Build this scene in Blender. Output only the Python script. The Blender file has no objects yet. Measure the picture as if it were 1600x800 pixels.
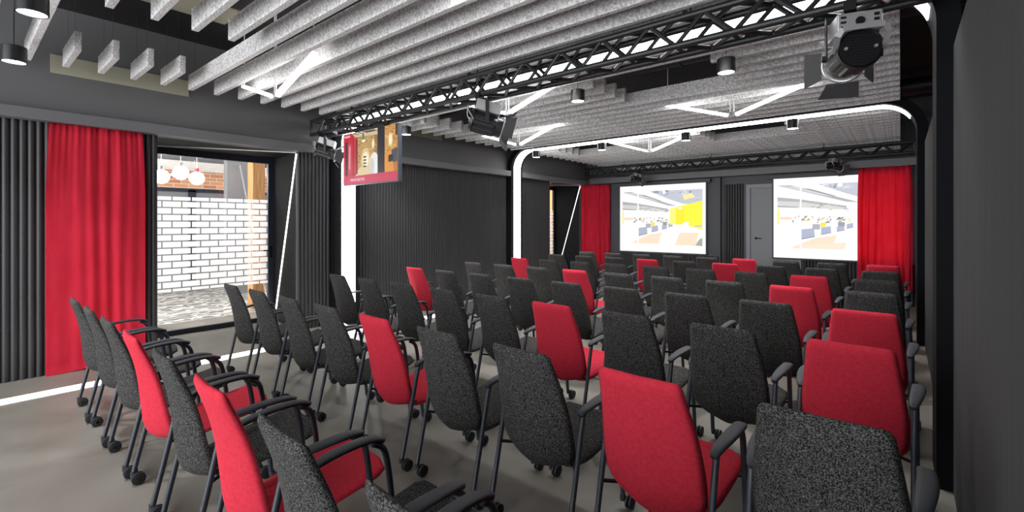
import bpy, bmesh, math, random
from mathutils import Vector, Matrix
random.seed(7)
PI = math.pi
# ---------------------------------------------------------------- camera, world, lights, exposure
sc = bpy.context.scene
C = sc.collection
YAW = math.radians(39.8); FPX = 729.0; HORIZ = 348.0; CZ = 1.6
cam = bpy.data.cameras.new('camera'); camo = bpy.data.objects.new('camera', cam); C.objects.link(camo)
camo.location = (0, 0, CZ); camo.rotation_euler = (PI/2, 0, YAW)
cam.sensor_width = 36; cam.lens = FPX/1600*36; cam.shift_y = -(400-HORIZ)/1600; cam.clip_start = 0.02
sc.camera = camo
sc.view_settings.view_transform = 'Standard'; sc.view_settings.look = 'None'
sc.view_settings.gamma = 1; sc.view_settings.use_curve_mapping = False
sc.view_settings.exposure = 1.85
W = bpy.data.worlds.new('world'); sc.world = W; W.use_nodes = True
W.node_tree.nodes['Background'].inputs[0].default_value = (.95, .97, 1, 1)
W.node_tree.nodes['Background'].inputs[1].default_value = 2.1
E_LED = 4.5; E_V = 2.6; E_SCR = .28

def area(name, loc, size, power, rot=(0,0,0), col=(1,1,1)):
    l = bpy.data.lights.new(name, 'AREA'); l.shape = 'RECTANGLE'; l.size, l.size_y = size
    l.energy = power; l.color = col
    o = bpy.data.objects.new(name, l); C.objects.link(o); o.location = loc; o.rotation_euler = rot
    return o
area('corridor_fill', (-10.4, 5.5, 3.35), (4.2, 14), 80)  # area lamp added under the ceiling to brighten the corridor

# ---------------------------------------------------------------- helpers
def lin(c):
    return tuple(((v/255)/12.92 if v/255 <= .04045 else ((v/255+.055)/1.055)**2.4) for v in c) + (1,)
def mat(name, rgb, rough=.6, metal=0, emit=0, spec=.5):
    m = bpy.data.materials.new(name); m.use_nodes = True
    b = m.node_tree.nodes['Principled BSDF']
    b.inputs['Base Color'].default_value = lin(rgb); b.inputs['Roughness'].default_value = rough
    b.inputs['Metallic'].default_value = metal; b.inputs['Specular IOR Level'].default_value = spec
    if emit:
        b.inputs['Emission Color'].default_value = lin(rgb); b.inputs['Emission Strength'].default_value = emit
    return m
def speckle(name, ca, cb, scale, lo=.4, hi=.62, rough=.95, detail=3, bump=.3, coord='Object', stretch=(1,1,1), dist=.004):
    m = mat(name, (128,128,128), rough, spec=.2); nt = m.node_tree; n = nt.nodes; b = n['Principled BSDF']
    tc = n.new('ShaderNodeTexCoord'); mp = n.new('ShaderNodeMapping'); mp.inputs['Scale'].default_value = stretch
    no = n.new('ShaderNodeTexNoise'); no.inputs['Scale'].default_value = scale; no.inputs['Detail'].default_value = detail
    r = n.new('ShaderNodeValToRGB'); r.color_ramp.elements[0].position = lo; r.color_ramp.elements[1].position = hi
    r.color_ramp.elements[0].color = lin(ca); r.color_ramp.elements[1].color = lin(cb)
    L = nt.links.new
    L(tc.outputs[coord], mp.inputs[0]); L(mp.outputs[0], no.inputs['Vector']); L(no.outputs['Fac'], r.inputs[0]); L(r.outputs[0], b.inputs['Base Color'])
    if bump:
        bp = n.new('ShaderNodeBump'); bp.inputs['Strength'].default_value = bump; bp.inputs['Distance'].default_value = dist
        L(no.outputs['Fac'], bp.inputs['Height']); L(bp.outputs[0], b.inputs['Normal'])
    return m
M = dict(
    felt = speckle('grey_felt', (172,170,170), (232,231,230), 60, .36, .64, detail=4, bump=.15),
    dark_felt = speckle('dark_felt', (12,12,13), (46,46,47), 90, .4, .66),
    fabric_grey = speckle('charcoal_speckled_fabric', (14,14,15), (116,115,113), 200, .42, .78, detail=5, bump=.6),
    fabric_red = speckle('red_fabric', (178,38,54), (194,48,66), 60, .3, .7, detail=4, bump=.25),
    tube = mat('slate_powder_coat', (46,51,60), .42),
    pad = mat('slate_plastic', (40,43,50), .6),
    rubber = mat('black_rubber', (28,30,34), .6),
    upper = mat('grey_upper_wall', (94,94,95), .6),
    flute = mat('black_fluted_panel', (40,40,42), .5),
    trim = mat('grey_trim', (100,100,102), .5),
    rwall = speckle('dark_woven_wall', (56,56,57), (64,64,64), 40, .3, .7, stretch=(1,1,.04), bump=.05),
    ceil = mat('black_ceiling', (13,13,17), .7),
    duct = mat('black_blue_duct', (26,28,38), .45),
    black = mat('matt_black', (16,16,18), .6, spec=.2),
    drum = mat('black_drum_lacquer', (30,31,33), .3, spec=.5),
    archm = mat('black_arch_paint', (18,19,22), .85, spec=.1),
    truss = mat('graphite_truss_paint', (30,31,34), .45),
    led = mat('white_led_strip', (255,255,255), .5, emit=E_LED),
    vled = mat('white_led_tube', (255,255,255), .5, emit=E_V),
    fled = mat('white_floor_light', (255,252,250), .5, emit=1.2),
    rod = mat('white_rod', (230,230,232), .4),
    joint = mat('grey_joint', (140,140,145), .35, .5),
    disc = mat('downlight_disc', (255,255,255), .5, emit=4),
    silver = mat('silver_housing', (176,174,176), .35, .55),
    spot_black = mat('black_spotlight_body', (40,40,42), .4),
    flap = mat('grey_barn_door', (78,78,80), .55),
    curtain = None,
    frame = mat('blue_black_door_frame', (36,41,54), .4),
    doorm = mat('grey_door_leaf', (122,124,128), .5),
    doorf = mat('grey_door_frame', (128,129,133), .45),
    panel = mat('dark_grey_wall', (64,66,72), .55),
    beige = mat('matt_beige', (158,155,136), .8),
    cream = mat('white_plaster', (244,242,236), .8),
    glass = None, film = None,
    globe = mat('white_globe', (255,255,255), .5, emit=4),
    wood = speckle('oak_wood', (168,122,76), (196,150,104), 5, .3, .7, stretch=(6,6,.5), bump=0),
    tvcase = mat('slate_screen_case', (66,76,90), .4),
    greywall = mat('pale_grey_column', (124,124,126), .7),
    green = mat('leaf_green', (120,140,80), .7),
    redcap = mat('red_lamp_cap', (170,50,56), .5),
)
def make_curtain_mat():
    m = speckle('red_curtain_cloth', (230,44,66), (243,56,82), 9, .3, .7, rough=.85, stretch=(1,1,.25), bump=.1)
    return m
M['curtain'] = make_curtain_mat()
def glass_mat():
    m = bpy.data.materials.new('clear_glass'); m.use_nodes = True; n = m.node_tree.nodes; n.clear(); L = m.node_tree.links.new
    o = n.new('ShaderNodeOutputMaterial'); mx = n.new('ShaderNodeMixShader'); t = n.new('ShaderNodeBsdfTransparent'); g = n.new('ShaderNodeBsdfGlossy')
    g.inputs['Roughness'].default_value = .02; mx.inputs[0].default_value = .05
    L(t.outputs[0], mx.inputs[1]); L(g.outputs[0], mx.inputs[2]); L(mx.outputs[0], o.inputs[0]); return m
M['glass'] = glass_mat()
def film_mat():
    m = bpy.data.materials.new('brick_window_film'); m.use_nodes = True; n = m.node_tree.nodes; n.clear(); L = m.node_tree.links.new
    o = n.new('ShaderNodeOutputMaterial'); mx = n.new('ShaderNodeMixShader'); t = n.new('ShaderNodeBsdfTransparent')
    tl = n.new('ShaderNodeBsdfTranslucent'); tl.inputs[0].default_value = (1,1,1,1); df = n.new('ShaderNodeBsdfDiffuse'); df.inputs[0].default_value = (1,1,1,1)
    mm = n.new('ShaderNodeMixShader'); mm.inputs[0].default_value = .3
    tc = n.new('ShaderNodeTexCoord'); sx = n.new('ShaderNodeSeparateXYZ'); cb = n.new('ShaderNodeCombineXYZ')
    br = n.new('ShaderNodeTexBrick'); br.inputs['Scale'].default_value = 1; br.inputs['Brick Width'].default_value = .235
    br.inputs['Row Height'].default_value = .0955; br.inputs['Mortar Size'].default_value = .009; br.inputs['Mortar Smooth'].default_value = 0
    L(tc.outputs['Object'], sx.inputs[0]); L(sx.outputs[1], cb.inputs[0]); L(sx.outputs[2], cb.inputs[1]); L(cb.outputs[0], br.inputs['Vector'])
    L(tl.outputs[0], mm.inputs[1]); L(df.outputs[0], mm.inputs[2])
    lw = n.new('ShaderNodeMixShader'); lw.inputs[0].default_value = .82; t2 = n.new('ShaderNodeBsdfTransparent')
    L(t2.outputs[0], lw.inputs[1]); L(mm.outputs[0], lw.inputs[2])
    L(br.outputs['Fac'], mx.inputs[0]); L(lw.outputs[0], mx.inputs[1]); L(t.outputs[0], mx.inputs[2]); L(mx.outputs[0], o.inputs[0]); return m
M['film'] = film_mat()
def floor_mat():
    m = mat('grey_concrete_floor', (128,125,118), .42); nt = m.node_tree; n = nt.nodes; b = n['Principled BSDF']; L = nt.links.new
    tc = n.new('ShaderNodeTexCoord'); a = n.new('ShaderNodeTexNoise'); a.inputs['Scale'].default_value = 1.3; a.inputs['Detail'].default_value = 7; a.inputs['Distortion'].default_value = 1.2
    r = n.new('ShaderNodeValToRGB'); r.color_ramp.elements[0].position = .3; r.color_ramp.elements[1].position = .72
    r.color_ramp.elements[0].color = lin((102,99,91)); r.color_ramp.elements[1].color = lin((130,126,118))
    L(tc.outputs['Object'], a.inputs['Vector']); L(a.outputs['Fac'], r.inputs[0]); L(r.outputs[0], b.inputs['Base Color'])
    rr = n.new('ShaderNodeMapRange'); rr.inputs[3].default_value = .38; rr.inputs[4].default_value = .6
    L(a.outputs['Fac'], rr.inputs[0]); L(rr.outputs[0], b.inputs['Roughness']); return m
M['floor'] = floor_mat()
def light_dapple_mat():  # wavy bands paint pale dapples of light into the floor colour
    m = mat('floor_painted_light_dapples', (150,148,140), .5); nt = m.node_tree; n = nt.nodes; b = n['Principled BSDF']; L = nt.links.new
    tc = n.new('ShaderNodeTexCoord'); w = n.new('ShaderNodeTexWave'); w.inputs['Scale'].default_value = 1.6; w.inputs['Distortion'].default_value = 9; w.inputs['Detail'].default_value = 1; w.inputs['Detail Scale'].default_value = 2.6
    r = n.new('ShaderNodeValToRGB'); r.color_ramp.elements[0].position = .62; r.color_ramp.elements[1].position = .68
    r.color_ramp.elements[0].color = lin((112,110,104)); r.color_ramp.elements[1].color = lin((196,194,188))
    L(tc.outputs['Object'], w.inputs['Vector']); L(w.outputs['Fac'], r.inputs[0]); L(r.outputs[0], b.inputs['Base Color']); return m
M['light_dapples'] = light_dapple_mat()
def brick_mat():
    m = mat('orange_brick', (190,120,84), .8); nt = m.node_tree; n = nt.nodes; b = n['Principled BSDF']; L = nt.links.new
    tc = n.new('ShaderNodeTexCoord'); sx = n.new('ShaderNodeSeparateXYZ'); cb = n.new('ShaderNodeCombineXYZ'); br = n.new('ShaderNodeTexBrick')
    br.inputs['Scale'].default_value = 1; br.inputs['Brick Width'].default_value = .3; br.inputs['Row Height'].default_value = .09; br.inputs['Mortar Size'].default_value = .008
    br.inputs['Color1'].default_value = lin((176,104,66)); br.inputs['Color2'].default_value = lin((216,160,120)); br.inputs['Mortar'].default_value = lin((225,205,190))
    L(tc.outputs['Object'], sx.inputs[0]); L(sx.outputs[1], cb.inputs[0]); L(sx.outputs[2], cb.inputs[1]); L(cb.outputs[0], br.inputs['Vector']); L(br.outputs['Color'], b.inputs['Base Color']); return m
M['brick'] = brick_mat()

def box(bm, x0, x1, y0, y1, z0, z1, mx=None):
    r = bmesh.ops.create_cube(bm, size=1)
    t = Matrix.Translation(((x0+x1)/2, (y0+y1)/2, (z0+z1)/2)) @ Matrix.Diagonal((abs(x1-x0), abs(y1-y0), abs(z1-z0), 1))
    bmesh.ops.transform(bm, matrix=(mx @ t) if mx else t, verts=r['verts'])
    return r['verts']
def tube(bm, pts, r, seg=10, cap=True):
    """sweep a circle along a polyline"""
    pts = [Vector(p) for p in pts]; rings = []; n = len(pts)
    rs = r if isinstance(r, (list, tuple)) else [r]*n
    up = None
    for i, p in enumerate(pts):
        d = ((pts[min(i+1, n-1)] - p).normalized() + (p - pts[max(i-1, 0)]).normalized())
        d = d.normalized() if d.length > 1e-6 else Vector((0,0,1))
        if up is None: up = d.orthogonal().normalized()
        up = (up - d*up.dot(d)).normalized(); s = d.cross(up)
        rings.append([bm.verts.new(p + (up*math.cos(2*PI*k/seg) + s*math.sin(2*PI*k/seg))*rs[i]) for k in range(seg)])
    for a, b in zip(rings, rings[1:]):
        for k in range(seg):
            bm.faces.new((a[k], a[(k+1) % seg], b[(k+1) % seg], b[k]))
    if cap:
        bm.faces.new(rings[0][::-1]); bm.faces.new(rings[-1])
def cyl(bm, p0, p1, r, seg=24, r2=None):
    tube(bm, [p0, p1], [r, r if r2 is None else r2], seg)
def smooth_path(pts, n=6):
    """Catmull-Rom"""
    P = [Vector(p) for p in pts]; out = []
    for i in range(len(P)-1):
        a = P[max(i-1,0)]; b = P[i]; c = P[i+1]; d = P[min(i+2, len(P)-1)]
        for k in range(n):
            t = k/n
            out.append(.5*((2*b)+(c-a)*t+(2*a-5*b+4*c-d)*t*t+(3*b-a-3*c+d)*t**3))
    out.append(P[-1]); return out
def obj(name, bm, m, parent=None, smooth=False, bevel=0, angle=35):
    bmesh.ops.recalc_face_normals(bm, faces=bm.faces)
    me = bpy.data.meshes.new(name); bm.to_mesh(me); bm.free()
    for mm in (m if isinstance(m, (list, tuple)) else [m]): me.materials.append(mm)
    if smooth:
        me.polygons.foreach_set('use_smooth', [True]*len(me.polygons))
        if angle < 180: me.set_sharp_from_angle(angle=math.radians(angle))
    o = bpy.data.objects.new(name, me); C.objects.link(o)
    if parent: o.parent = parent
    if bevel:
        b = o.modifiers.new('bevel', 'BEVEL'); b.width = bevel; b.segments = 2; b.limit_method = 'ANGLE'
    return o
def tag(o, label, cat, group=None):
    o['label'] = label; o['category'] = cat
    if group: o['group'] = group
    return o
def thing(name, label, cat, loc=(0,0,0), rz=0, group=None):
    o = bpy.data.objects.new(name, None); C.objects.link(o); o.empty_display_size = .1
    o.location = loc; o.rotation_euler = (0,0,rz); return tag(o, label, cat, group)
def struct(name, bm, m, parent=None, label=None, **k):
    o = obj(name, bm, m, parent, **k)
    if not parent:
        o['kind'] = 'structure'; o['category'] = name.split('_')[0]
    if label: o['label'] = label
    return o
def B(*boxes):
    bm = bmesh.new()
    for b in boxes: box(bm, *b)
    return bm
def copy_tree(root):
    r = root.copy(); C.objects.link(r)
    for ch in list(root.children):
        c = ch.copy(); C.objects.link(c); c.parent = r
        for g in list(ch.children):
            d = g.copy(); C.objects.link(d); d.parent = c
    return r
ORD = ['first','second','third','fourth','fifth','sixth','seventh','eighth','ninth','tenth','eleventh','twelfth','thirteenth','fourteenth','fifteenth','sixteenth', 'seventeenth']

# ---------------------------------------------------------------- the room shell
XL, XR, YB, ZC = -6.87, .24, 11.7, 3.88
XG = -7.95                      # glass line of the two openings
ZP = 2.65                       # underside of the pelmet
A1, A2 = (3.80, 4.24), (8.06, 8.46)     # the two arches (depth ranges)
O1, O2 = (1.587, 3.28), (9.775, 11.26)  # openings in the left wall
struct('floor', B((XG-.05, 1.2, -4, 13, -.1, 0)), M['floor'], label='grey polished concrete floor of the event room')
struct('ceiling', B((XL-.1, 1.2, -4, 13.6, ZC, ZC+.1)), M['ceil'], label='black soffit above the felt baffles')
# left wall: upper plain band, lower fluted pieces
struct('wall_left', B((XL-.12, XL, -4, 13.5, ZP, ZC), (XL-.12, XL-.062, -4, O1[0]-.09, 0, ZP), (XL-.12, XL-.062, O1[1]+.09, O2[0]-.09, 0, ZP), (XL-.12, XL-.062, O2[1]+.09, YB, 0, ZP)), M['upper'], label='plain grey upper wall above the window side')
def flutes(axis, a0, a1, z0, z1, face, depth=.022, pitch=.0605, back=.06, sgn=1):
    bm = bmesh.new(); n = max(1, round((a1-a0)/pitch)); K = 8; cols = []
    for i in range(n*K+1):
        a = a0+(a1-a0)*i/(n*K); ph = (i % K)/K
        d = depth*abs(math.sin(PI*ph))**.6
        p = face + sgn*(d-depth)
        cols.append([bm.verts.new((p, a, z) if axis == 'y' else (a, p, z)) for z in (z0, z1)])
    bk = face - sgn*back
    e = [[bm.verts.new((bk, a, z) if axis == 'y' else (a, bk, z)) for z in (z0, z1)] for a in (a0, a1)]
    for p, q in zip(cols, cols[1:]): bm.faces.new((p[0], q[0], q[1], p[1]))
    bm.faces.new((e[0][0], cols[0][0], cols[0][1], e[0][1])); bm.faces.new((cols[-1][0], e[1][0], e[1][1], cols[-1][1]))
    bm.faces.new((e[0][0], e[0][1], e[1][1], e[1][0]))
    bm.faces.new([c[1] for c in cols]+[e[1][1], e[0][1]]); bm.faces.new([c[0] for c in cols][::-1]+[e[0][0], e[1][0]])
    return bm
for i, (a, b, w) in enumerate(((-4, O1[0], 'nearest the camera, beside the first opening'), (O1[1], A1[0], 'between the first opening and the near arch'),
                             (A1[1], A2[0], 'between the two lit arches'), (A2[1], O2[0], 'between the far arch and the far opening'),
                             (O2[1], YB-.02, 'in the far left corner'))):
    struct('wall_left_panel', flutes('y', a, b, 0, ZP, XL), M['flute'], label='black fluted wall panelling ' + w, smooth=True, angle=70)
struct('trim_1', B((XL, XL+.13, -4, A1[0], ZP, ZP+.115), (XL, XL+.13, A1[1], A2[0], ZP, ZP+.115), (XL, XL+.13, A2[1], YB-.2, ZP, ZP+.115)),
       M['trim'], label='grey pelmet rail along the window-side wall', bevel=.004)
# right wall
for a, b, w in ((-4, A1[0], 'nearest the camera'), (A1[1], A2[0], 'between the two arches'), (A2[1], YB, 'beyond the far arch')):
    struct('wall_right', B((XR, XR+.08, a, b, 0, ZP)), M['rwall'], label='dark woven right-hand wall panel ' + w)
struct('wall_right_upper', B((.55, .65, -4, 13.4, 0, ZC)), M['black'], label='black recessed wall above the right-hand panels')
# back wall
struct('wall_back_upper', B((XL, .6, 13.4, 13.5, 0, ZC)), M['upper'], label='grey wall set back above the end wall, behind the baffles')
struct('wall_back', B((XL, .55, YB, YB+.1, 0, ZP+.2)), M['panel'], label='dark grey end wall behind the screens')
struct('trim_2', B((XL+.13, XR, YB-.2, YB, ZP+.03, ZP+.18)), M['trim'], label='grey rail across the top of the end wall', bevel=.004)
struct('wall_back_pier', B((-6.13, -3.27, YB-.1, YB, 0, ZP+.02)), M['panel'], label='shallow pier that carries the left projection screen')
struct('wall_back_panel', flutes('x', -3.2, -2.79, 0, 2.5, YB-.03, sgn=-1, back=.03), M['flute'], label='black fluted strip between the left screen and the door', smooth=True, angle=70)
struct('wall_back_panel', flutes('x', -6.1, -3.3, 0, .8, YB-.12, sgn=-1, back=.02), M['flute'], label='black fluted panelling below the left screen', smooth=True, angle=70)
struct('wall_back_panel', flutes('x', -1.6, .2, 0, .8, YB-.03, sgn=-1, back=.03), M['flute'], label='black fluted panelling below the right screen', smooth=True, angle=70)
# door in the back wall
dr = struct('door_3', B((-2.63, -1.72, YB-.05, YB-.001, 0, 2.38)), M['doorm'], label='plain grey door in the end wall between the screens')
struct('door_frame', B((-2.72, -2.635, YB-.07, YB-.001, 0, 2.47), (-1.715, -1.64, YB-.07, YB-.001, 0, 2.47), (-2.635, -1.715, YB-.07, YB-.001, 2.385, 2.47)), M['doorf'], dr)
bm = bmesh.new(); cyl(bm, (-2.52, YB-.05, 1.25), (-2.52, YB-.10, 1.25), .012, 12); cyl(bm, (-2.52, YB-.10, 1.25), (-2.40, YB-.10, 1.25), .009, 12); cyl(bm, (-2.52, YB-.05, 1.25), (-2.52, YB-.058, 1.25), .026, 16)
obj('door_handle', bm, M['black'], dr, smooth=True)
# openings with deep reveals
def poly_prism(bm, pts, z0, z1):
    a = [bm.verts.new((x, y, z0)) for x, y in pts]; b = [bm.verts.new((x, y, z1)) for x, y in pts]
    bm.faces.new(a[::-1]); bm.faces.new(b)
    for i in range(len(pts)): bm.faces.new((a[i], a[(i+1) % len(pts)], b[(i+1) % len(pts)], b[i]))
def bar(bm, p, q, w, d, up=(0,0,1)):
    p = Vector(p); q = Vector(q); z = (q-p).normalized(); x = Vector(up).cross(z)
    x = x.normalized() if x.length > 1e-5 else Vector((1,0,0)); y = z.cross(x)
    mx = Matrix((x, y, z)).transposed().to_4x4(); mx.translation = (p+q)/2
    box(bm, -w/2, w/2, -d/2, d/2, -(q-p).length/2, (q-p).length/2, mx)
def opening(k, y0, y1, splay, where):
    X1 = XL-.06
    bm = bmesh.new(); poly_prism(bm, [(X1, y1), (XG-.05, y1+splay), (XG-.05, y1+splay+.08), (X1, y1+.08)], 0, ZP)
    j = struct('wall_reveal', bm, M['dark_felt'], label='speckled felt side of the deep opening ' + where)
    yl = y0-.75
    bm = bmesh.new(); poly_prism(bm, [(X1, y0), (X1, y0-.08), (XG-.05, yl-.08), (XG-.05, yl)], 0, ZP)
    struct('wall_reveal', bm, M['dark_felt'], label='near felt side of the deep opening ' + where)
    bm = bmesh.new(); poly_prism(bm, [(XL-.125, y0-.1), (XL-.125, y1+.1), (XG-.1, y1+splay+.1), (XG-.1, yl-.1)], ZP, ZP+.08)
    struct('ceiling_reveal', bm, M['black'], label='black top of the deep opening ' + where)
    # led lines
    t = thing('led_line', 'thin white light line framing the deep opening ' + where, 'light', (XL-.06, y1, 0))
    o = Vector(t.location)
    bm = bmesh.new(); bar(bm, Vector((XL-.02, y1-.010, ZP-.03))-o, Vector((XG+.08, y1+splay-.03, .03))-o, .016, .016, (0,1,0)); obj('light_strip', bm, M['fled'], t)
    bm = bmesh.new(); bar(bm, Vector((XL-.02, y1-.012, ZP-.012))-o, Vector((XL-.8, y0+.1, ZP-.02))-o, .014, .014); obj('light_strip', bm, M['rod'], t)
    # glazed door
    f = .09; ya, yb = yl+.02, y1+splay-.02
    d = struct('door_%d' % k, B((XG-.03, XG+.03, ya, ya+f, 0, ZP), (XG-.03, XG+.03, yb-f, yb, 0, ZP), (XG-.03, XG+.03, ya+f, yb-f, 0, .07), (XG-.03, XG+.03, ya+f, yb-f, ZP-.09, ZP)),
               M['frame'], label='tall glazed door with brick-pattern film ' + where)
    obj('glass_pane', B((XG-.004, XG+.004, ya+f, yb-f, .07, ZP-.09)), M['glass'], d)
    obj('brick_pattern_film', B((XG+.006, XG+.008, ya+f, yb-f, .62, 1.97)), M['film'], d)['label'] = 'white brick-pattern film across the middle of the glass'
    bm = bmesh.new(); yh = yb-f/2
    cyl(bm, (XG+.03, yh, 1.15), (XG+.09, yh, 1.15), .011, 12); cyl(bm, (XG+.09, yh, 1.15), (XG+.09, yh-.14, 1.15), .011, 12)
    box(bm, XG+.03, XG+.038, yh-.02, yh+.02, 1.03, 1.22)
    obj('door_handle', bm, M['black'], d, smooth=True)
    return d
opening(1, *O1, .13, 'beside the near red curtain')
opening(2, *O2, .30, 'beside the far left red curtain')
# corridor beyond the glass
struct('floor_corridor', B((-13.4, -8.9, -2, 15, -.1, 0)), M['light_dapples'], label='corridor floor beyond the glass with pale dapples of light painted on')
struct('floor_corridor', B((-8.9, XG-.05, -2, 15, -.1, 0)), M['floor'], label='plain grey corridor floor strip along the glass')
struct('wall_corridor', B((-13.2, -13.1, -2, 15, 0, 3.6)), M['cream'], label='white corridor wall seen through the glass')
struct('ceiling_corridor', B((-13.4, XG-.2, -2, 15, 3.45, 3.55)), M['cream'], label='white corridor ceiling')
struct('trim_3', B((-13.1, -13.02, -1, 14, 2.42, 2.83)), M['brick'], label='band of orange brick high on the corridor wall')
struct('wall_corridor_panel', B((-13.1, -13.05, -1, 14, 0, 2.34)), M['greywall'], label='pale grey lower corridor wall behind the brick film')
wn = struct('window_1', B(*[(-13.1, -13.03, y, y+.16, .2, 2.38) for y in (1.1, 2.35, 3.6, 4.85)], (-13.1, -13.03, .5, 6.5, 2.33, 2.41)), M['frame'], label='dark framed corridor window behind the brick film')
struct('wall_corridor_column', B((-11.6, -11.4, 3.88, 4.6, 0, 3.45)), M['greywall'], label='pale grey column in the corridor')
tag(obj('wood_column', B((-9.5, -9.25, 3.58, 3.80, 0, 3.45)), M['wood'], bevel=.01), 'oak clad column standing beyond the glass near the door handle', 'column')
tag(obj('wood_column', B((-9.6, -9.25, 12.1, 13.3, 0, 3.45)), M['wood'], bevel=.01), 'oak clad column just visible through the far opening', 'column')
for i, (y, x, z, w) in enumerate(((2.02, -10.2, 2.5, 'leftmost'), (2.22, -10.5, 2.55, 'second from the left'), (2.38, -10.1, 2.42, 'third and lowest'), (2.70, -10.2, 2.52, 'fourth from the left'), (3.0, -10.35, 2.45, 'rightmost'))):
    t = thing('globe_lamp', 'white glowing globe lamp seen above the brick film, %s of the five' % w, 'lamp', (x, y, z), 0, 'globe lamps in the corridor')
    bm = bmesh.new(); bmesh.ops.create_uvsphere(bm, u_segments=24, v_segments=14, radius=.125); obj('globe', bm, M['globe'], t, smooth=True, angle=180)
    bm = bmesh.new(); cyl(bm, (0,0,.12), (0,0,.19), .035, 16); obj('cap', bm, M['redcap'] if i == 4 else M['joint'], t, smooth=True)
    bm = bmesh.new(); cyl(bm, (0,0,.19), (0,0,3.45-z), .005, 8); obj('cord', bm, M['rod'], t)
bm = bmesh.new(); cyl(bm, (-12.1, 2.3, 3.12), (-12.1, 5.2, 3.12), .16, 24)
for y in (2.8, 4.6): cyl(bm, (-12.1, y, 3.2), (-12.1, y, 3.445), .01, 8)
tag(obj('round_duct', bm, M['greywall'], smooth=True), 'pale grey round duct under the corridor ceiling', 'duct')
# beige patches
tag(obj('beige_patch', B((XL, XL+.012, .66, 1.9, 3.18, 3.375)), M['beige']), 'thin beige patch on the upper wall behind four baffle stubs', 'panel')
tag(obj('beige_patch', B((-5.95, -5.45, .9, 2.0, ZC-.012, ZC)), M['beige']), 'thin beige patch on the black ceiling between baffles', 'panel')
tag(obj('beige_patch', B((XL, XL+.012, 5.0, 6.1, 3.2, 3.36)), M['beige']), 'thin beige patch on the upper wall behind the middle bay baffles', 'panel')

# ---------------------------------------------------------------- arches
def arch_path(x0, x1, zt, r, n=14):
    p = [(x0, 0)]
    p += [(x0+r-r*math.cos(a), zt-r+r*math.sin(a)) for a in [PI/2*i/n for i in range(n+1)]]
    p += [(x1-r+r*math.sin(a), zt-r+r*math.cos(a)) for a in [PI/2*i/n for i in range(n+1)]]
    return p + [(x1, 0)]
def arch_band(y0, y1, inner, outer):
    bm = bmesh.new(); rows = []
    for (xi, zi), (xo, zo) in zip(inner, outer):
        rows.append([bm.verts.new(v) for v in ((xi, y0, zi), (xi, y1, zi), (xo, y1, zo), (xo, y0, zo))])
    for a, b in zip(rows, rows[1:]):
        for k in range(4): bm.faces.new((a[k], a[(k+1) % 4], b[(k+1) % 4], b[k]))
    bm.faces.new(rows[0]); bm.faces.new(rows[-1][::-1])
    return bm
for (y0, y1), lab in ((A1, 'near black arch lined with a white light strip, just behind the front truss'), (A2, 'far black arch lined with a white light strip, in front of the end wall')):
    ym = (y0+y1)/2
    t = thing('lit_arch', lab, 'arch', (-3.3, ym, 0), 0, 'lit arches across the room')
    ip, op_ = arch_path(-6.74, .165, 3.215, .40), arch_path(-6.855, .275, 3.335, .52)
    sh = lambda pp: [(x+3.3, z) for x, z in pp]
    obj('arch_frame', arch_band(y0-ym, y1-ym, sh(ip), sh(op_)), M['archm'], t, smooth=True, angle=50)
    li, lo_ = arch_path(-6.73, .155, 3.205, .39), arch_path(-6.737, .162, 3.212, .397)
    cut = 4 if y0 < 5 else 6; li, lo_ = li[:-cut], lo_[:-cut]
    obj('light_strip', arch_band(-.108, .125, sh(li), sh(lo_)), M['led'], t, smooth=True, angle=50)['label'] = 'glowing white light strip'
t = tag(obj('floor_light_strip', B((-6.24, -6.06, -3.5, 9.5, .0, .004)), M['fled']), 'white light strip set in the floor along the window-side wall', 'light')

# ---------------------------------------------------------------- trusses
def truss(x0, x1, y0, y1, z0, z1, label, pitch=.405, x_node=-.465):
    t = thing('lighting_truss', label, 'truss', (0, (y0+y1)/2, z0), 0, 'lighting trusses')
    h = z1-z0; d = (y1-y0)/2; r = .026; rb = .017
    for y in (-d+r, d-r):
        for z in (r, h-r):
            bm = bmesh.new(); cyl(bm, (x0, y, z), (x1, y, z), r, 14); obj('chord', bm, M['truss'], t, smooth=True)
    nodes = []; x = x_node
    while x > x0: x -= pitch
    x += pitch
    while x < x1: nodes.append(x); x += pitch
    for side in range(4):
        bm = bmesh.new()
        for i, xn in enumerate(nodes):
            a = min(xn+pitch/2, x1-.02); b = xn+pitch
            if side == 0:   lo, hi = (lambda X: (X, -d+r, r)), (lambda X: (X, -d+r, h-r))
            elif side == 1: lo, hi = (lambda X: (X, d-r, r)), (lambda X: (X, d-r, h-r))
            elif side == 2: lo, hi = (lambda X: (X, -d+r, r)), (lambda X: (X, d-r, r))
            else:           lo, hi = (lambda X: (X, -d+r, h-r)), (lambda X: (X, d-r, h-r))
            cyl(bm, lo(xn), hi(a), rb, 8)
            if b < x1: cyl(bm, hi(a), lo(b), rb, 8)
        obj('lacing', bm, M['truss'], t, smooth=True)
    for X in (x0+.01, x1-.01):
        bm = bmesh.new()
        q = [(X, -d+r, r), (X, d-r, r), (X, d-r, h-r), (X, -d+r, h-r)]
        for a, b in zip(q, q[1:]+q[:1]): bar(bm, a, b, .03, .02, (1,0,0))
        bar(bm, q[0], q[2], .03, .015, (1,0,0))
        obj('end_frame', bm, M['truss'], t)
    for X in (-5.6, -3.4, -1.2):
        bm = bmesh.new(); tube(bm, [(X, 0, h-r), (X, 0, ZC-z0)], .006, 6); box(bm, X-.015, X+.015, -d, d, h-.015, h+.01)
        obj('hanger', bm, M['black'], t)
    return t
truss(-6.72, .14, 3.385, 3.65, 2.875, 3.125, 'near black box truss carrying spotlights and the hanging television')
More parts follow.
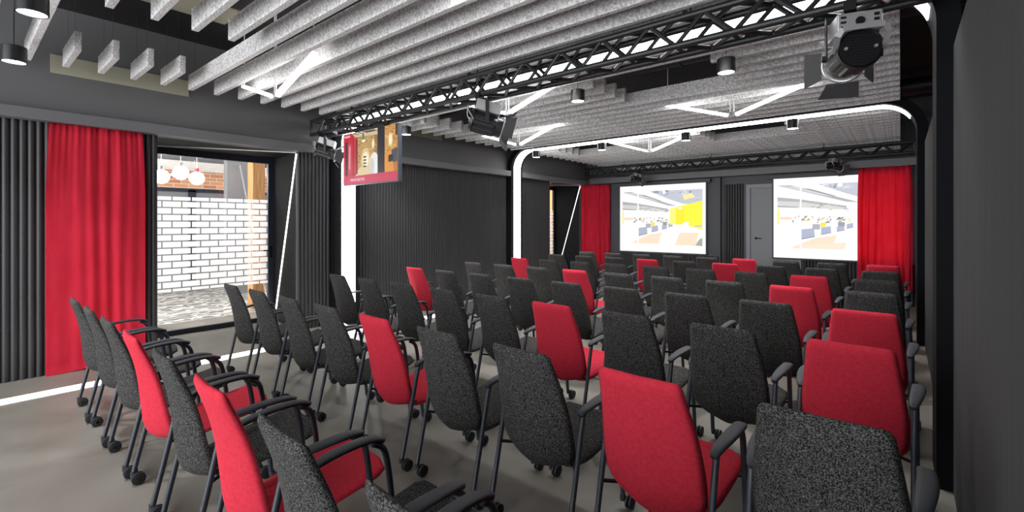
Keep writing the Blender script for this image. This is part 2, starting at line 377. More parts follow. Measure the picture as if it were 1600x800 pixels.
truss(-6.72, .2, 11.22, 11.46, 2.86, 3.11, 'far black box truss in front of the end wall')

# ---------------------------------------------------------------- felt baffles
def inview(pts):
    for x, y, z in pts:
        d = -math.sin(YAW)*x + math.cos(YAW)*y; l = math.cos(YAW)*x + math.sin(YAW)*y
        if d > .05:
            u = 800+FPX*l/d; v = HORIZ-FPX*(z-CZ)/d
            if -30 < u < 1630 and -20 < v < 820: return True
    return False
BP, BY, BX0, BX1 = .2745, .725, -6.6, -.005
HX = ((-5.87, -4.53), (-2.79, -1.46))
def by(n): return BY + BP*n
rows = [(n, 0) for n in range(-2, 12)] + [(n, 1) for n in range(13, 27)] + [(n, 2) for n in range(29, 46)]
BAYN = ('in front of the near arch', 'between the arches', 'beyond the far arch')
def where(n, bay):
    idx = {0: 11-n, 1: n-13, 2: n-29}[bay]
    base = {0: 'counting from the near arch towards the camera', 1: 'counting from the near arch', 2: 'counting from the far arch'}[bay]
    return ORD[idx], base
BASE = {0: 'this side of the near arch', 1: 'behind the near arch', 2: 'behind the far arch'}
for n, bay in rows:
    hole = (bay == 0 and 0 <= n <= 3) or (bay == 1 and 15 <= n <= 18) or (bay == 2 and 29 <= n <= 32)
    y = by(n)
    segs = [(BX0, BX1)] if not hole else [(BX0, HX[0][0]), (HX[0][1], HX[1][0]), (HX[1][1], BX1)]
    idx = {0: 11-n, 1: n-13, 2: n-29}[bay]
    for i, (a, b) in enumerate(segs):
        if not inview([(a+(b-a)*q/12, y, z) for q in range(13) for z in (3.2, 3.38)]): continue
        piece = 'long grey felt ceiling baffle' if not hole else ('short grey felt baffle stub', 'medium grey felt baffle between the gaps', 'medium grey felt baffle right of gaps')[i]
        t = thing('ceiling_baffle', '%s, %s row %s' % (piece, ORD[idx], BASE[bay]), 'baffle', ((a+b)/2, y+.025, 3.2), 0, 'felt ceiling baffles')
        h = (b-a)/2
        obj('felt_panel', B((-h, h, -.025, .025, 0, .178)), M['felt'], t, bevel=.003)
        for X in (-h+.15, h-.15):
            bm = bmesh.new(); cyl(bm, (X, 0, .178), (X, 0, ZC-3.2), .0012, 6); obj('suspension_wire', bm, M['duct'], t)
# ducts in the dark void
for y, z, r, lab in ((5.05, 3.70, .10, 'nearer black duct in the void above the middle baffle gap'), (5.72, 3.66, .13, 'further black duct in the void above the middle baffle gap'), (9.3, 3.66, .13, 'black duct in the void beyond the far arch')):
    bm = bmesh.new(); cyl(bm, (-6.5, y, z), (.45, y, z), r, 20)
    for X in (-5, -3.2, -2.1, -.9): cyl(bm, (X, y, z), (X+.04, y, z), r+.012, 20)
    tag(obj('ventilation_duct', bm, M['duct'], smooth=True), lab, 'duct', 'ventilation ducts')

# ---------------------------------------------------------------- V shaped ceiling lights
def vlight(x, y, label, z=2.965, hs=.86, rise=.275):
    t = thing('ceiling_light', label, 'light', (x, y, z), 0, 'white V shaped ceiling lights')
    for s in (-1, 1):
        bm = bmesh.new(); bar(bm, (s*.045, 0, .012), (s*hs, 0, rise), .034, .05, (0,1,0)); obj('light_tube', bm, M['vled'], t)
    bm = bmesh.new(); bar(bm, (-.05, 0, .014), (.0, 0, 0), .05, .03, (0,1,0)); bar(bm, (0, 0, 0), (.05, 0, .014), .05, .03, (0,1,0)); cyl(bm, (-.02, 0, 0), (-.02, 0, .05), .014, 12); cyl(bm, (.02, 0, 0), (.02, 0, .05), .014, 12)
    obj('joint', bm, M['joint'], t)
    for X in (-.02, .02):
        bm = bmesh.new(); cyl(bm, (X, 0, .05), (X, 0, ZC-z), .0065, 8); obj('rod', bm, M['rod'], t, smooth=True)
    for s in (-1, 1):
        bm = bmesh.new(); cyl(bm, (s*(hs-.02), 0, rise), (s*(hs-.02), 0, ZC-z), .005, 8); obj('end_rod', bm, M['rod'], t, smooth=True)
vlight(-5.22, 2.25, 'V shaped white ceiling light nearest the window wall, before the truss')
vlight(-1.66, 2.25, 'V shaped white ceiling light at the top edge, brightening the nearest baffles')
vlight(-3.78, 4.45, 'V shaped white ceiling light partly hidden behind the truss and middle spotlight')
vlight(-5.17, 6.38, 'V shaped white ceiling light above the left end of the far arch')
vlight(-1.655, 6.38, 'V shaped white ceiling light between the arches, right of centre')
vlight(-3.70, 8.57, 'small V shaped white ceiling light just beyond the far arch')

# ---------------------------------------------------------------- black pendant downlights
def pendant(x, y, z, label):
    t = thing('pendant_downlight', label, 'light', (x, y, z), 0, 'black drum downlights')
    R, H = .082, .135
    bm = bmesh.new(); prof = [(R-.009, .012), (R-.009, 0), (R, 0), (R, H-.004), (R-.004, H), (0, H)]; seg = 32; rings = []
    for r, zz in prof[:-1]: rings.append([bm.verts.new((r*math.cos(2*PI*k/seg), r*math.sin(2*PI*k/seg), zz)) for k in range(seg)])
    for a, b in zip(rings, rings[1:]):
        for k in range(seg): bm.faces.new((a[k], a[(k+1) % seg], b[(k+1) % seg], b[k]))
    bm.faces.new(rings[-1]); obj('drum', bm, M['drum'], t, smooth=True, angle=40)
    bm = bmesh.new(); cyl(bm, (0,0,.006), (0,0,.012), R-.009, 32); obj('light_disc', bm, M['disc'], t)
    bm = bmesh.new(); cyl(bm, (0,0,H), (0,0,ZC-z), .003, 6); obj('cable', bm, M['black'], t)
    l = bpy.data.lights.new('downlight_beam', 'SPOT'); l.energy = 45; l.spot_size = math.radians(100); l.spot_blend = .8; l.shadow_soft_size = .06
    lo = bpy.data.objects.new('downlight_beam', l); C.objects.link(lo); lo.parent = t; lo.location = (0, 0, -.01)
    return t
pendant(-4.36, .335, 2.965, 'black drum downlight cut off by the top left edge of the photo')
pendant(-5.84, .34, 2.975, 'black drum downlight hanging lowest at the far left')
pendant(-6.18, 4.73, 3.03, 'black drum downlight right beside the hanging television')
pendant(-4.58, 4.73, 3.03, 'black drum downlight hidden behind the middle spotlight')
pendant(-2.93, 4.73, 3.03, 'black drum downlight at the left end of the dark ceiling gap')
pendant(-1.28, 4.73, 3.03, 'largest black drum downlight behind the truss, at the gap\'s right end')
pendant(-1.23, 7.97, 2.99, 'black drum downlight under the right part of the far arch')
pendant(-2.80, 7.97, 2.99, 'black drum downlight beside the small V light at the far arch')
pendant(-4.40, 7.97, 2.99, 'black drum downlight under the left part of the far arch')
pendant(-5.96, 7.97, 2.99, 'black drum downlight in the left corner of the far arch')

# ---------------------------------------------------------------- stage spotlights
def spotlight(rear, front, label, hang_z, hang_y, s=1.0):
    rear = Vector(rear); front = Vector(front); ax = (front-rear).normalized()
    t = thing('stage_spotlight', label, 'spotlight', tuple((rear+front)/2), 0, 'stage spotlights on the trusses')
    o = (rear+front)/2
    side = ax.cross(Vector((0,0,1))).normalized(); up = side.cross(ax)
    # local frame: X=side, Y=axis (to front), Z=up
    F = Matrix((side, ax, up)).transposed().to_4x4()
    Ln = .34*s; R = .115*s
    def add(name, bm, m, **k):
        bmesh.ops.transform(bm, matrix=F, verts=bm.verts); return obj(name, bm, m, t, **k)
    # body with lengthwise ribs
    bm = bmesh.new(); seg = 48; P = [(-Ln/2, R*.96), (-Ln*.42, R*1.02), (-Ln*.40, R*.9), (Ln*.2, R*.9), (Ln*.3, R*.82), (Ln/2, R*.8)]
    rings = []
    for yy, r in P:
        ring = []
        for k in range(seg):
            rr = r*(1+.06*(1 if (k//3) % 2 else -1)*(1 if abs(r-R*.9) < 1e-6 else 0)); a = 2*PI*k/seg
            ring.append(bm.verts.new((rr*math.cos(a), yy, rr*math.sin(a))))
        rings.append(ring)
    for a, b in zip(rings, rings[1:]):
        for k in range(seg): bm.faces.new((a[k], a[(k+1) % seg], b[(k+1) % seg], b[k]))
    bm.faces.new(rings[-1]); add('body', bm, M['spot_black'])
    # rear grille
    bm = bmesh.new(); cyl(bm, (0, -Ln*.49, 0), (0, -Ln*.46, 0), R*.9, 32)
    for k in range(-5, 6):
        w = math.sqrt(max(.01, 1-(k/6)**2))*R*.84; box(bm, -w, w, -Ln*.505, -Ln*.49, k*R*.14-.003*s, k*R*.14+.003*s)
    gr = add('rear_grille', bm, M['black'])
    for X in (-.62, .62):
        bm = bmesh.new(); cyl(bm, (X*R, -Ln*.5, 0), (X*R, -Ln*.54, 0), .009*s, 12); add('screw', bm, M['silver'], smooth=True).parent = gr
    # silver ballast box
    w, h0, h1 = R*.95, R*.90, R*1.85
    hb = add('control_box', B((-w, w, -Ln*.45, Ln*.32, h0, h1)), M['silver'], bevel=.008*s)
    bm = bmesh.new(); cyl(bm, (0, -Ln*.45, (h0+h1)/2), (0, -Ln*.48, (h0+h1)/2), .022*s, 16)
    for q in (.22, 0, -.22): box(bm, w*.62, w*.85, -Ln*.46, -Ln*.45, (h0+h1)/2+q*R*1.1-.008*s, (h0+h1)/2+q*R*1.1+.008*s); box(bm, -w*.85, -w*.6, -Ln*.46, -Ln*.45, (h0+h1)/2+q*R*1.1-.006*s, (h0+h1)/2+q*R*1.1+.006*s)
    q = add('control_knob', bm, M['black']); q.parent = hb
    # silver handle loop behind
    bm = bmesh.new(); pts = [(-R*1.02, -Ln*.40, -R*.1), (-R*1.05, -Ln*.62, R*.55), (-R*.85, -Ln*.66, R*.9), (R*.85, -Ln*.66, R*.9), (R*1.05, -Ln*.62, R*.55), (R*1.02, -Ln*.40, -R*.1)]
    for a, b in zip(pts, pts[1:]): bar(bm, a, b, .03*s, .006*s, (0,1,0))
    add('rear_handle', bm, M['silver'])
    # front ring + barn doors
    bm = bmesh.new(); tube(bm, [(R*.98*math.cos(2*PI*k/24), Ln*.5, R*.98*math.sin(2*PI*k/24)) for k in range(25)], .008*s, 8, False)
    add('front_ring', bm, M['silver'], smooth=True)
    for k in range(4):
        bm = bmesh.new(); Lf = R*1.1; wa = R*.75; wb = R*1.0
        v = [bm.verts.new(p) for p in ((-wa, 0, 0), (wa, 0, 0), (wb, Lf*.8, Lf*.62), (-wb, Lf*.8, Lf*.62))]
        bm.faces.new(v); r = bmesh.ops.solidify(bm, geom=bm.faces[:], thickness=.004*s)
        mx = Matrix.Rotation(k*PI/2, 4, 'Y') @ Matrix.Translation((0, Ln*.51, R))
        bmesh.ops.transform(bm, matrix=mx, verts=bm.verts); add('barn_door', bm, M['flap'])
    # yoke to the truss (world upright)
    bm = bmesh.new()
    sh = Vector((side.x, side.y, 0)).normalized(); zt = hang_z-o.z; top = Vector((0, hang_y-o.y, zt))
    for q in (-1, 1):
        a = sh*q*(R*1.12); b = Vector((a.x, a.y+top.y*.0, zt-.05)); bar(bm, a - Vector((0,0,.02)), b, .008*s, .036*s, tuple(ax))
        cyl(bm, a, a+sh*q*.025, .02*s, 14)
    bar(bm, -sh*R*1.15+Vector((0,0,zt-.05)), sh*R*1.15+Vector((0,0,zt-.05)), .012*s, .036*s)
    tube(bm, [Vector((0,0,zt-.05)), Vector((top.x, top.y, zt-.02))], .012*s, 10)
    obj('yoke', bm, M['truss'], t)
    bm = bmesh.new(); box(bm, -.03, .03, top.y-.035, top.y+.035, zt-.035, zt+.02); obj('clamp', bm, M['black'], t)
    return t
spotlight((-.18, 3.33, 2.60), (-.28, 3.63, 2.61), 'largest stage spotlight under the truss, at the upper right', 2.885, 3.41)
spotlight((-3.36, 3.40, 2.645), (-3.17, 3.61, 2.57), 'stage spotlight hanging mid truss above the chairs', 2.885, 3.41)
spotlight((-6.47, 3.40, 2.655), (-6.36, 3.55, 2.60), 'stage spotlight at the left end of the truss, beside the television', 2.885, 3.41, .85)
spotlight((-1.08, 10.95, 2.72), (-.9, 11.16, 2.66), 'small distant stage spotlight above the right screen', 2.87, 11.25, .7)
spotlight((-5.22, 10.95, 2.72), (-5.02, 11.16, 2.66), 'small distant stage spotlight above the left screen', 2.87, 11.25, .7)

# ---------------------------------------------------------------- pictures shown on the screens
_em = {}
def em(rgb, k=1.0):
    key = (rgb, k)
    if key not in _em:
        m = mat('screen_pixel_colour', rgb, .4, emit=k); m.node_tree.nodes['Principled BSDF'].inputs['Base Color'].default_value = (.02,.02,.02,1); _em[key] = m
    return _em[key]
def picture(name, parent, x0, x1, z0, z1, y, polys, k=1.0):
    """coloured shapes in picture space (u right, v down, 0..1), stacked by fractions of a millimetre"""
    bm = bmesh.new(); mats = []
    for i, (rgb, pts) in enumerate(polys):
        if len(pts) == 2: (a, b), (c, d) = pts; pts = [(a,b), (c,b), (c,d), (a,d)]
        m = em(rgb, k)
        if m not in mats: mats.append(m)
        f = bm.faces.new([bm.verts.new((x0+(x1-x0)*u, y-.00003*i, z1-(z1-z0)*v)) for u, v in pts]); f.material_index = mats.index(m)
    me = bpy.data.meshes.new(name); bm.to_mesh(me); bm.free()
    for m in mats: me.materials.append(m)
    o = bpy.data.objects.new(name, me); C.objects.link(o); o.parent = parent; return o
def ell(cx, cy, rx, ry, n=20): return [(cx+rx*math.cos(2*PI*i/n), cy+ry*math.sin(2*PI*i/n)) for i in range(n)]

def office(yellow_x, shift, n_mid):
    rnd = random.Random(3+n_mid)
    W_, G1, G2, G3 = (255,255,252), (214,213,212), (176,176,178), (150,150,156)
    s = shift
    P = [(W_, ((0,0),(1,1)))]
    P.append(((196,199,212), [(.30,.0),(1,.0),(1,.22*s+.05),(.78,.25)]))
    for i in range(26):
        u = rnd.uniform(.42,.97); v = rnd.uniform(.01, min(.2, .02+(u-.4)*.35)); P.append((rnd.choice([(168,172,188),(222,224,232),(140,144,162),(205,208,220)]), ell(u, v, rnd.uniform(.01,.035), rnd.uniform(.008,.02), 7)))
    P.append(((255,255,255), ell(.545,.03,.022,.028)))
    P.append(((255,240,160), [(.77,.1),(.88,.07),(.92,.14),(.79,.18)]))
    P.append(((255,255,255), [(.26,-.0),(.36,.0),(.76,.26),(.70,.29)]))
    P.append((G2, [(.0,.0),(.12,.0),(.70,.285),(.60,.275),(.2,.09)]))
    P.append((G1, [(.04,.01),(.16,.02),(.5,.2),(.4,.17)]))
    P.append((G3, [(.22,.05),(.3,.07),(.52,.19),(.48,.185)]))
    P.append((G2, [(0,.18),(.2,.22),(.6,.335),(.6,.375),(.2,.30),(0,.24)]))
    P.append((G1, [(0,.24),(.2,.26),(.6,.36),(.6,.39),(.2,.345),(0,.315)]))
    P.append((G3, [(0,.315),(.18,.335),(.2,.35),(0,.335)]))
    for i in range(30):
        u = rnd.uniform(.22,.6); v = .28+(u-.2)*.2+rnd.uniform(-.02,.05); P.append((rnd.choice([G3,G1,(236,226,200),(130,130,134)]), [(u,v),(u+.03,v+.006),(u+.03,v+.014),(u,v+.008)]))
    for i in range(70):
        u = rnd.uniform(.12,.62); v = rnd.uniform(.47,.56)+.03*(u); w = rnd.uniform(.008,.025); P.append((rnd.choice([(190,190,196),(240,222,150),(120,122,130),(235,235,238),(250,236,196)]), [(u,v),(u+w,v-.006),(u+w,v+.014),(u,v+.02)]))
    P.append(((247,240,120), ((0,.36),(.018,.6)))); P.append(((250,214,192), ((.025,.49),(.13,.53))))
    P.append(((250,226,200), [(.14,.95),(.34,.81),(.52,.76),(.48,1-.03),(.14,.97)]))
    P.append(((255,255,252), ((.0,.975),(1,1))))
    P.append(((255,232,210), [(.76,.78),(.96,.78),(.92,1),(.68,1)] if s > .5 else [(.2,.93),(.6,.86),(.58,.97),(.2,.97)]))
    for u, v, w, h in ((.22,.68,.11,.14),(.39,.65,.08,.1),(.52,.635,.06,.07),(.6,.6,.05,.06)):
        P.append(((176,181,204), [(u,v),(u+w,v-.02),(u+w*1.05,v+h*.72),(u,v+h)])); P.append(((120,124,142), [(u,v+h),(u+w*1.05,v+h*.72),(u+w*1.05,v+h*.8),(u,v+h*1.1)]))
    P.append(((172,176,186), ((.315,.6),(.38,.68)))); P.append(((252,228,60), [(.385,.58),(.43,.57),(.43,.63),(.385,.65)]))
    P.append(((150,155,165), ((.53,.57),(.585,.63))))
    yx = yellow_x
    P.append(((255,250,40), [(yx,.335),(1,.2),(1,.7),(.86,.66),(.7,.6),(yx,.62)]))
    if yx < .8:
        P.append(((255,255,120), [(yx,.335),(yx+.07,.325),(yx+.07,.6),(yx,.62)])); P.append(((248,238,20), [(yx+.07,.33),(yx+.18,.31),(yx+.18,.6),(yx+.07,.62)]))
        P.append(((255,255,220), ell(.745,.33,.025,.02))); P.append(((255,255,252), [(.62,.7),(.78,.6),(1,.72),(.9,1),(.5,1)]))
        P.append(((255,255,252), ell(.815,.6,.035,.03))); P.append(((200,204,214), [(.91,.63),(1,.62),(1,.65),(.92,.66)]))
        P.append(((255,228,200), [(.74,.76),(.96,.76),(.92,.985),(.68,.985)])); P.append(((170,170,160), [(.96,.88),(1,.84),(1,.99),(.92,.98)]))
    P.append(((255,255,255), ((.205,0),(.22,.97))))
    return P
def proj_screen(x0, x1, z0, z1, y, label, pic, housing):
    t = thing('projection_screen', label, 'screen', ((x0+x1)/2, y, z0), 0, 'white projection screens on the end wall')
    w = (x1-x0)/2; h = z1-z0
    obj('screen_sheet', B((-w, w, -.006, .006, 0, h)), em((255,255,252), E_SCR), t)['label'] = 'glowing white screen sheet'
    obj('bottom_bar', B((-w-.01, w+.01, -.012, .012, -.03, 0)), M['panel'], t)
    obj('screen_frame', B((-w-.03, -w, -.012, .02, -.03, h+.03), (w, w+.03, -.012, .02, -.03, h+.03)), M['panel'], t)
    obj('housing', B((-w-.12, w+.12, -.07, .05, h+.0, h+.09)), M['panel'], t, bevel=.01)
    picture('projected_picture', t, -w+.075, w-.075, .17, h-.15, -.0065, pic, E_SCR)
    return t
proj_screen(-5.82, -3.585, .85, 2.565, 11.55, 'white projection screen left of the door, its picture showing a yellow wall', office(.62, 1, 1), True)
proj_screen(-2.153, .06, .84, 2.56, 11.60, 'white projection screen right of the door, partly behind the red curtain', office(.93, .4, 2), True)
# hanging television
def television():
    x0, x1, z0, z1 = -6.15, -4.86, 2.125, 2.862
    t = thing('television', 'wide television hanging from the truss, showing a red phone box in a cafe', 'television', ((x0+x1)/2, 3.60, z0))
    w = (x1-x0)/2; h = z1-z0
    obj('casing', B((-w, w, 0, .055, 0, h)), M['tvcase'], t, bevel=.004)
    P = [((150,112,64), ((0,0),(1,1)))]
    rnd = random.Random(5)
    P.append(((214,196,160), [(.12,0),(.7,0),(.7,.12),(.3,.1),(.12,.06)]))
    for i in range(10):
        u = .2+i*.045; P.append((rnd.choice([(120,92,64),(236,226,204),(88,66,50)]), [(u,.0),(u+.1,.04),(u+.1,.055),(u,.02)]))
    P.append(((196,160,100), ((.28,.12),(.6,.8))))
    for i in range(160):
        u = rnd.uniform(.28,.63); v = rnd.uniform(.1,.72); P.append((rnd.choice([(160,118,70),(214,182,126),(186,148,92),(132,98,62)]), [(u,v),(u+.03,v),(u+.03,v+.014),(u,v+.014)]))
    for cx, cy, rx, ry in ((.44,.55,.085,.22),(.58,.28,.028,.1),(.9,.22,.05,.14)):
        P.append(((232,204,140), ell(cx,cy,rx,ry))); P.append(((250,240,206), ell(cx,cy,rx*.65,ry*.65)))
    P.append(((226,204,160), [(.24,.80),(.34,.68),(.72,.68),(.72,.84),(.24,.84)]))
    for v in (.50,.56,.62,.68): P.append(((46,34,26), ell(.425,v,.032,.016,10)))
    P.append(((70,60,40), ((.385,.0),(.395,.1)))); P.append(((120,120,100), ((.375,.06),(.415,.18)))); P.append(((255,250,220), ell(.40,.19,.035,.025)))
    P.append(((240,238,236), ell(.60,.66,.085,.22))); P.append(((205,205,210), ell(.56,.7,.04,.16)))
    P.append(((24,24,34), ((.66,0),(.78,.84)))); P.append(((12,14,24), ((.76,0),(.785,.84))))
    P.append(((206,150,76), ((.785,0),(1,.84))))
    for i in range(50):
        u = rnd.uniform(.785,.97); v = rnd.uniform(0,.84); P.append((rnd.choice([(228,180,104),(176,116,48),(240,204,140),(150,96,40)]), [(u,v),(u+.03,v),(u+.03,v+.02),(u,v+.02)]))
    P.append(((228,196,130), ell(.885,.26,.04,.13))); P.append(((252,244,214), ell(.885,.26,.027,.1)))
    P.append(((190,120,30), ((.785,.52),(1,.84)))); P.append(((224,150,50), [(.785,.5),(.9,.47),(.95,.84),(.785,.84)]))
    P.append(((70,76,90), [(.9,.45),(1,.42),(1,.66),(.93,.68)])); P.append(((30,30,36), [(.85,.54),(.93,.52),(.93,.65),(.85,.66)])); P.append(((24,24,28), ((.97,0),(1,.2))))
    P.append(((200,24,50), [(0,.02),(.16,.0),(.22,.06),(.22,.86),(0,.86)])); P.append(((150,12,34), [(.2,.1),(.29,.14),(.29,.8),(.2,.86)])); P.append(((216,70,84), ((.225,.1),(.245,.8))))
    P.append(((230,180,182), ((.02,.035),(.14,.075)))); P.append(((206,70,90), ((.1,.2),(.165,.78)))); P.append(((222,150,165), ((.115,.25),(.145,.7))))
    P.append(((40,8,14), ((.04,.16),(.09,.82))))
    for i in range(7): P.append(((150,16,34), ((.04,.22+.085*i),(.09,.235+.085*i))))
    P.append(((204,40,84), [(0,.845),(1,.83),(1,1),(0,1)]))
    picture('screen_picture', t, -w+.012, w-.012, .012, h-.008, -.001, P, .26)
    cu = bpy.data.curves.new('caption', 'FONT'); cu.body = 'MANCHESTER'; cu.size = .055; cu.extrude = .0005
    tf = bpy.data.objects.new('text', cu); C.objects.link(tf); dg = bpy.context.evaluated_depsgraph_get(); tm = bpy.data.meshes.new_from_object(tf.evaluated_get(dg)); C.objects.unlink(tf); bpy.data.objects.remove(tf)
    to = bpy.data.objects.new('screen_caption', tm); C.objects.link(to); to.parent = t; to.location = (-w+.2, -.10, .052); to.rotation_euler = (PI/2, 0, 0)
    to.location.y = -.0395-.0; tm.materials.clear(); tm.materials.append(em((250,220,228), .26))
    # two hanging brackets
    for X in (-.35, .35):
        obj('bracket', B((X-.02, X+.02, .012, .04, h, 2.875-z0+.02), (X-.05, X+.05, .01, .05, 2.873-z0, 2.90-z0)), M['black'], t)
    return t, len(P)
tv, npoly = television()
for ch in tv.children:
    if ch.name.startswith('screen_caption'): ch.location.y = -.001-.00003*npoly-.0015

# ---------------------------------------------------------------- red curtains
def curtain(p0, p1, z0, z1, label, folds, amp=.03, pinch=.0, bulge=0):
    p0 = Vector((*p0, 0)); p1 = Vector((*p1, 0)); ctr = (p0+p1)/2; d = (p1-p0); L = d.length; d.normalize(); nn = Vector((-d.y, d.x, 0))
    rnd = random.Random(int(L*1000)); ph = [rnd.uniform(0, 6) for _ in range(4)]
    nu, nv = folds*10, 24; bm = bmesh.new(); G = []
    for j in range(nv+1):
        v = j/nv; row = []
        sq = 1-pinch*max(0, (v-.7)/.3)**1.5
        for i in range(nu+1):
            u = i/nu
            a = amp*(.55+.45*math.sin(ph[0]+u*7))*(.6+.4*(1-v) if v < .8 else .55+.5*(v-.8))
            off = a*math.sin(2*PI*folds*(u+.012*math.sin(ph[1]+5*v+9*u))+ph[2]) + amp*.4*math.sin(2*PI*folds*.37*u+ph[3]+v)
            off += .35*amp*math.sin(2*PI*folds*2.3*u+1)*(v**6)
            s = (u-.5)*L*sq
            row.append(bm.verts.new(d*s + nn*off + Vector((0, 0, z0+(z1-z0)*v + (.006*math.sin(9*u+ph[0]) if j == 0 else 0)))))
        G.append(row)
    for a, b in zip(G, G[1:]):
        for i in range(nu): bm.faces.new((a[i], a[i+1], b[i+1], b[i]))
    bmesh.ops.solidify(bm, geom=bm.faces[:], thickness=.004)
    o = obj('curtain', bm, M['curtain'], None, smooth=True, angle=180); o.location = ctr
    return tag(o, label, 'curtain', 'red curtains')
curtain((XL+.055, .62), (XL+.055, 1.455), .01, ZP-.002, 'wide red curtain on the window-side wall, nearest the camera', 7, .015, .06)
curtain((XL+.06, 11.17), (-6.12, 11.55), .01, ZP-.002, 'red curtain in the far left corner, left of the first screen', 6, .025)
curtain((-.66, 11.49), (.17, 11.49), .33, ZP+.03, 'red curtain at the right end wall, covering a screen edge', 8, .035, .04)

# ---------------------------------------------------------------- chairs
def shell(profile, th, nu=16, crease=.03, fold=1.0, up=(0,0,1)):
    """upholstered shell: profile rows (y, z, half width) of the outer surface, thickened inwards"""
    n = len(profile); bm = bmesh.new(); out = []; inn = []
    for i, (y, z, hw) in enumerate(profile):
        a = profile[max(i-1, 0)]; b = profile[min(i+1, n-1)]
        ty, tz = b[0]-a[0], b[1]-a[1]; l = math.hypot(ty, tz) or 1; ny, nz = -tz/l, ty/l   # inner normal
        ro, ri = [], []
        endf = min(1, min(i, n-1-i)/2.0); endf = math.sqrt(max(0, 1-(1-endf)**2)) if endf < 1 else 1
        for k in range(nu+1):
            s = -1+2*k/nu; x = hw*math.copysign(abs(s)**.92, s)
            cr = crease*(abs(s)**1.25)*(hw/.23)*(.3+1.05*max(0, min(1, (.93-z)/.48)) if crease > 0 else 1)
            e = (1-abs(s)**5)**.5 if abs(s) < 1 else 0
            t = th*max(.0, e)*(.25+.75*endf)
            c = th*.5
            if crease > 0: fy, fz = cr, cr*.55*max(0, min(1, (.47-z)/.1))
            else: fy, fz = ny*cr, nz*cr
            ro.append(bm.verts.new((x, y+fy+ny*(c-t/2), z+fz+nz*(c-t/2))))
            ri.append(bm.verts.new((x, y+fy+ny*(c+t/2), z+fz+nz*(c+t/2))) if 0 < k < nu else ro[-1])
        out.append(ro); inn.append(ri)
    def q(*v):
        v = [a for j, a in enumerate(v) if a not in v[:j]]
        if len(v) > 2:
            try: bm.faces.new(v)
            except ValueError: pass
    for i in range(n-1):
        for k in range(nu):
            q(out[i][k], out[i][k+1], out[i+1][k+1], out[i+1][k]); q(inn[i][k], inn[i+1][k], inn[i+1][k+1], inn[i][k+1])
    for i in (0, n-1):
        for k in range(nu): q(out[i][k], inn[i][k], inn[i][k+1], out[i][k+1])
    return bm
def resample(pts, n):
    P = smooth_path([(p[0], p[1], p[2]) for p in pts], 4)
    L = [0]
    for a, b in zip(P, P[1:]): L.append(L[-1]+math.hypot(b.x-a.x, b.y-a.y)+1e-5)
    out = []
    for i in range(n):
        t = L[-1]*(.5-.5*math.cos(PI*(.5*(i/(n-1))*2)) if False else i/(n-1)); j = max(k for k in range(len(L)) if L[k] <= t+1e-9); j = min(j, len(P)-2)
        f = (t-L[j])/(L[j+1]-L[j]); out.append(tuple(P[j].lerp(P[j+1], f)))
    return out
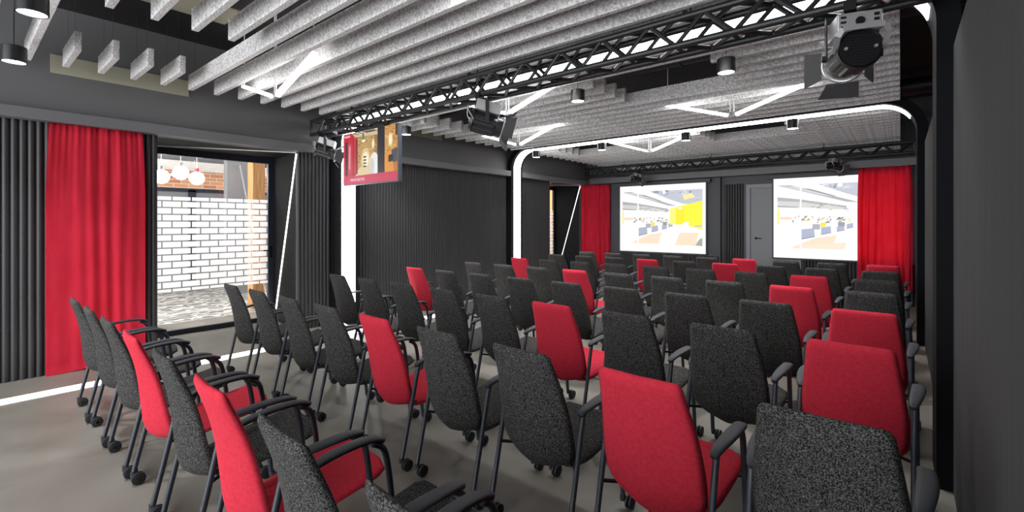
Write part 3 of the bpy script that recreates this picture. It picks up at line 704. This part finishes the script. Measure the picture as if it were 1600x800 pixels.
def make_chair(kind):
    fab = M['fabric_red'] if kind == 'red' else M['fabric_grey']
    t = thing('conference_chair', '', 'chair')
    back = [(-.085,.366,.10), (-.110,.370,.160), (-.136,.380,.195), (-.158,.400,.216), (-.172,.432,.230), (-.182,.48,.236), (-.188,.54,.237), (-.194,.61,.234), (-.203,.70,.226), (-.218,.79,.214), (-.239,.87,.203), (-.257,.928,.195), (-.266,.956,.190), (-.271,.974,.176)]
    o = obj('backrest', shell(resample(back, 34), .040, crease=.055), fab, t, smooth=True, angle=180)
    seat = [(.375,.478,.16), (.378,.470,.198), (.368,.458,.222), (.33,.447,.232), (.25,.434,.234), (.12,.414,.232), (.02,.396,.226), (-.05,.384,.20), (-.09,.38,.14)]
    o = obj('seat', shell([(y, z, w) for y, z, w in resample(seat, 22)], .048, crease=-.004), fab, t, smooth=True, angle=180)
    AX = .2535
    for s in (-1, 1):
        xo = s*AX
        bm = bmesh.new(); tube(bm, smooth_path([(xo*.985, -.222, .045), (xo, -.215, .09), (xo, -.155, .35), (xo, -.10, .60), (xo, -.082, .655)], 4), .0138, 12)
        legs = {-.222: obj('leg', bm, M['tube'], t, smooth=True)}
        bm = bmesh.new(); tube(bm, smooth_path([(xo*.985, .325, .045), (xo, .318, .09), (xo, .290, .38), (xo, .268, .56), (xo, .245, .635), (xo, .20, .668)], 5), .0138, 12)
        legs[.325] = obj('leg', bm, M['tube'], t, smooth=True)
        # arm pad: flat paddle, rounded, drooping at the rear
        bm = bmesh.new(); path = smooth_path([(s*.250, -.112, .648), (s*.254, -.07, .668), (s*.262, .02, .684), (s*.266, .12, .690), (s*.262, .20, .686), (s*.254, .250, .668)], 5)
        ws = [.010,.016,.019,.021,.023,.0245,.026,.0275,.029,.030,.031,.0315,.032,.032,.032,.0315,.031,.0305,.030,.029,.028,.026,.024,.022,.018,.010]
        rings = []
        for i, p in enumerate(path):
            w = ws[min(i, len(ws)-1)]; hh = .011; a = path[max(i-1,0)]; b = path[min(i+1, len(path)-1)]; d = (b-a).normalized(); sx = Vector((1,0,0)); uu = sx.cross(d).normalized()
            rings.append([bm.verts.new(p + sx*w*math.copysign(abs(math.cos(q))**.6, math.cos(q)) + uu*hh*math.copysign(abs(math.sin(q))**.8, math.sin(q))) for q in [2*PI*k/14 for k in range(14)]])
        for a, b in zip(rings, rings[1:]):
            for k in range(14): bm.faces.new((a[k], a[(k+1) % 14], b[(k+1) % 14], b[k]))
        bm.faces.new(rings[0]); bm.faces.new(rings[-1][::-1])
        obj('armrest', bm, M['pad'], t, smooth=True, angle=60)
        for y in (-.222, .325):
            bm = bmesh.new(); R = .036
            for dx in (.012, .034):
                tube(bm, [(xo+dx, y+.02, R), (xo+dx+.003, y+.02, R), (xo+dx+.013, y+.02, R), (xo+dx+.016, y+.02, R)], [R*.8, R, R, R*.8], 20)
            cyl(bm, (xo+.005, y+.02, R), (xo+.05, y+.02, R), .010, 10)
            cyl(bm, (xo*.985, y, .042), (xo*.985+.0, y, .075), .016, 12); bar(bm, (xo, y, .06), (xo+.028, y+.02, R+.01), .014, .02)
            obj('caster', bm, M['rubber'], legs[y], smooth=True, angle=50)
    bm = bmesh.new()
    tube(bm, [(-AX, -.148, .385), (-.17, -.06, .372), (.17, -.06, .372), (AX, -.148, .385)], .009, 8)
    tube(bm, [(-AX, .290, .415), (-.2, .27, .410), (.2, .27, .410), (AX, .290, .415)], .009, 8)
    for x in (-.17, .17): tube(bm, [(x, -.07, .372), (x, .28, .400)], .009, 8)
    obj('seat_frame', bm, M['black'], t, smooth=True)
    return t
RED = {(0,3), (0,5), (1,4), (1,7), (2,5), (2,8), (3,0), (3,8), (4,3), (4,7), (5,0), (5,7), (6,3), (6,5), (7,5), (7,8)}
protos = {'red': make_chair('red'), 'grey': make_chair('grey')}; used = set()
ROWN = ['row nearest the camera', 'second row from camera', 'third row from camera', 'fourth row from camera', 'fifth row from camera', 'sixth row from camera', 'row before the last', 'last row before the screens']
rj = random.Random(11)
for j in range(8):
    for i in range(9):
        if (j, i) == (0, 8): continue
        k = 'red' if (j, i) in RED else 'grey'
        if k in used: c = copy_tree(protos[k])
        else: c = protos[k]; used.add(k)
        c.location = (-5.255+.6325*i, .925+1.172*j, 0)
        c.rotation_euler = (0, 0, math.radians(-2+rj.uniform(-.8, .8)))
        col = 'red upholstered' if k == 'red' else 'charcoal speckled'
        pos = 'leftmost' if i == 0 else ('rightmost' if i == 8 else ORD[i] + ' from left')
        c['label'] = '%s armchair on casters, %s in the %s' % (col, pos, ROWN[j])
        c['group'] = 'conference chairs set out in rows'
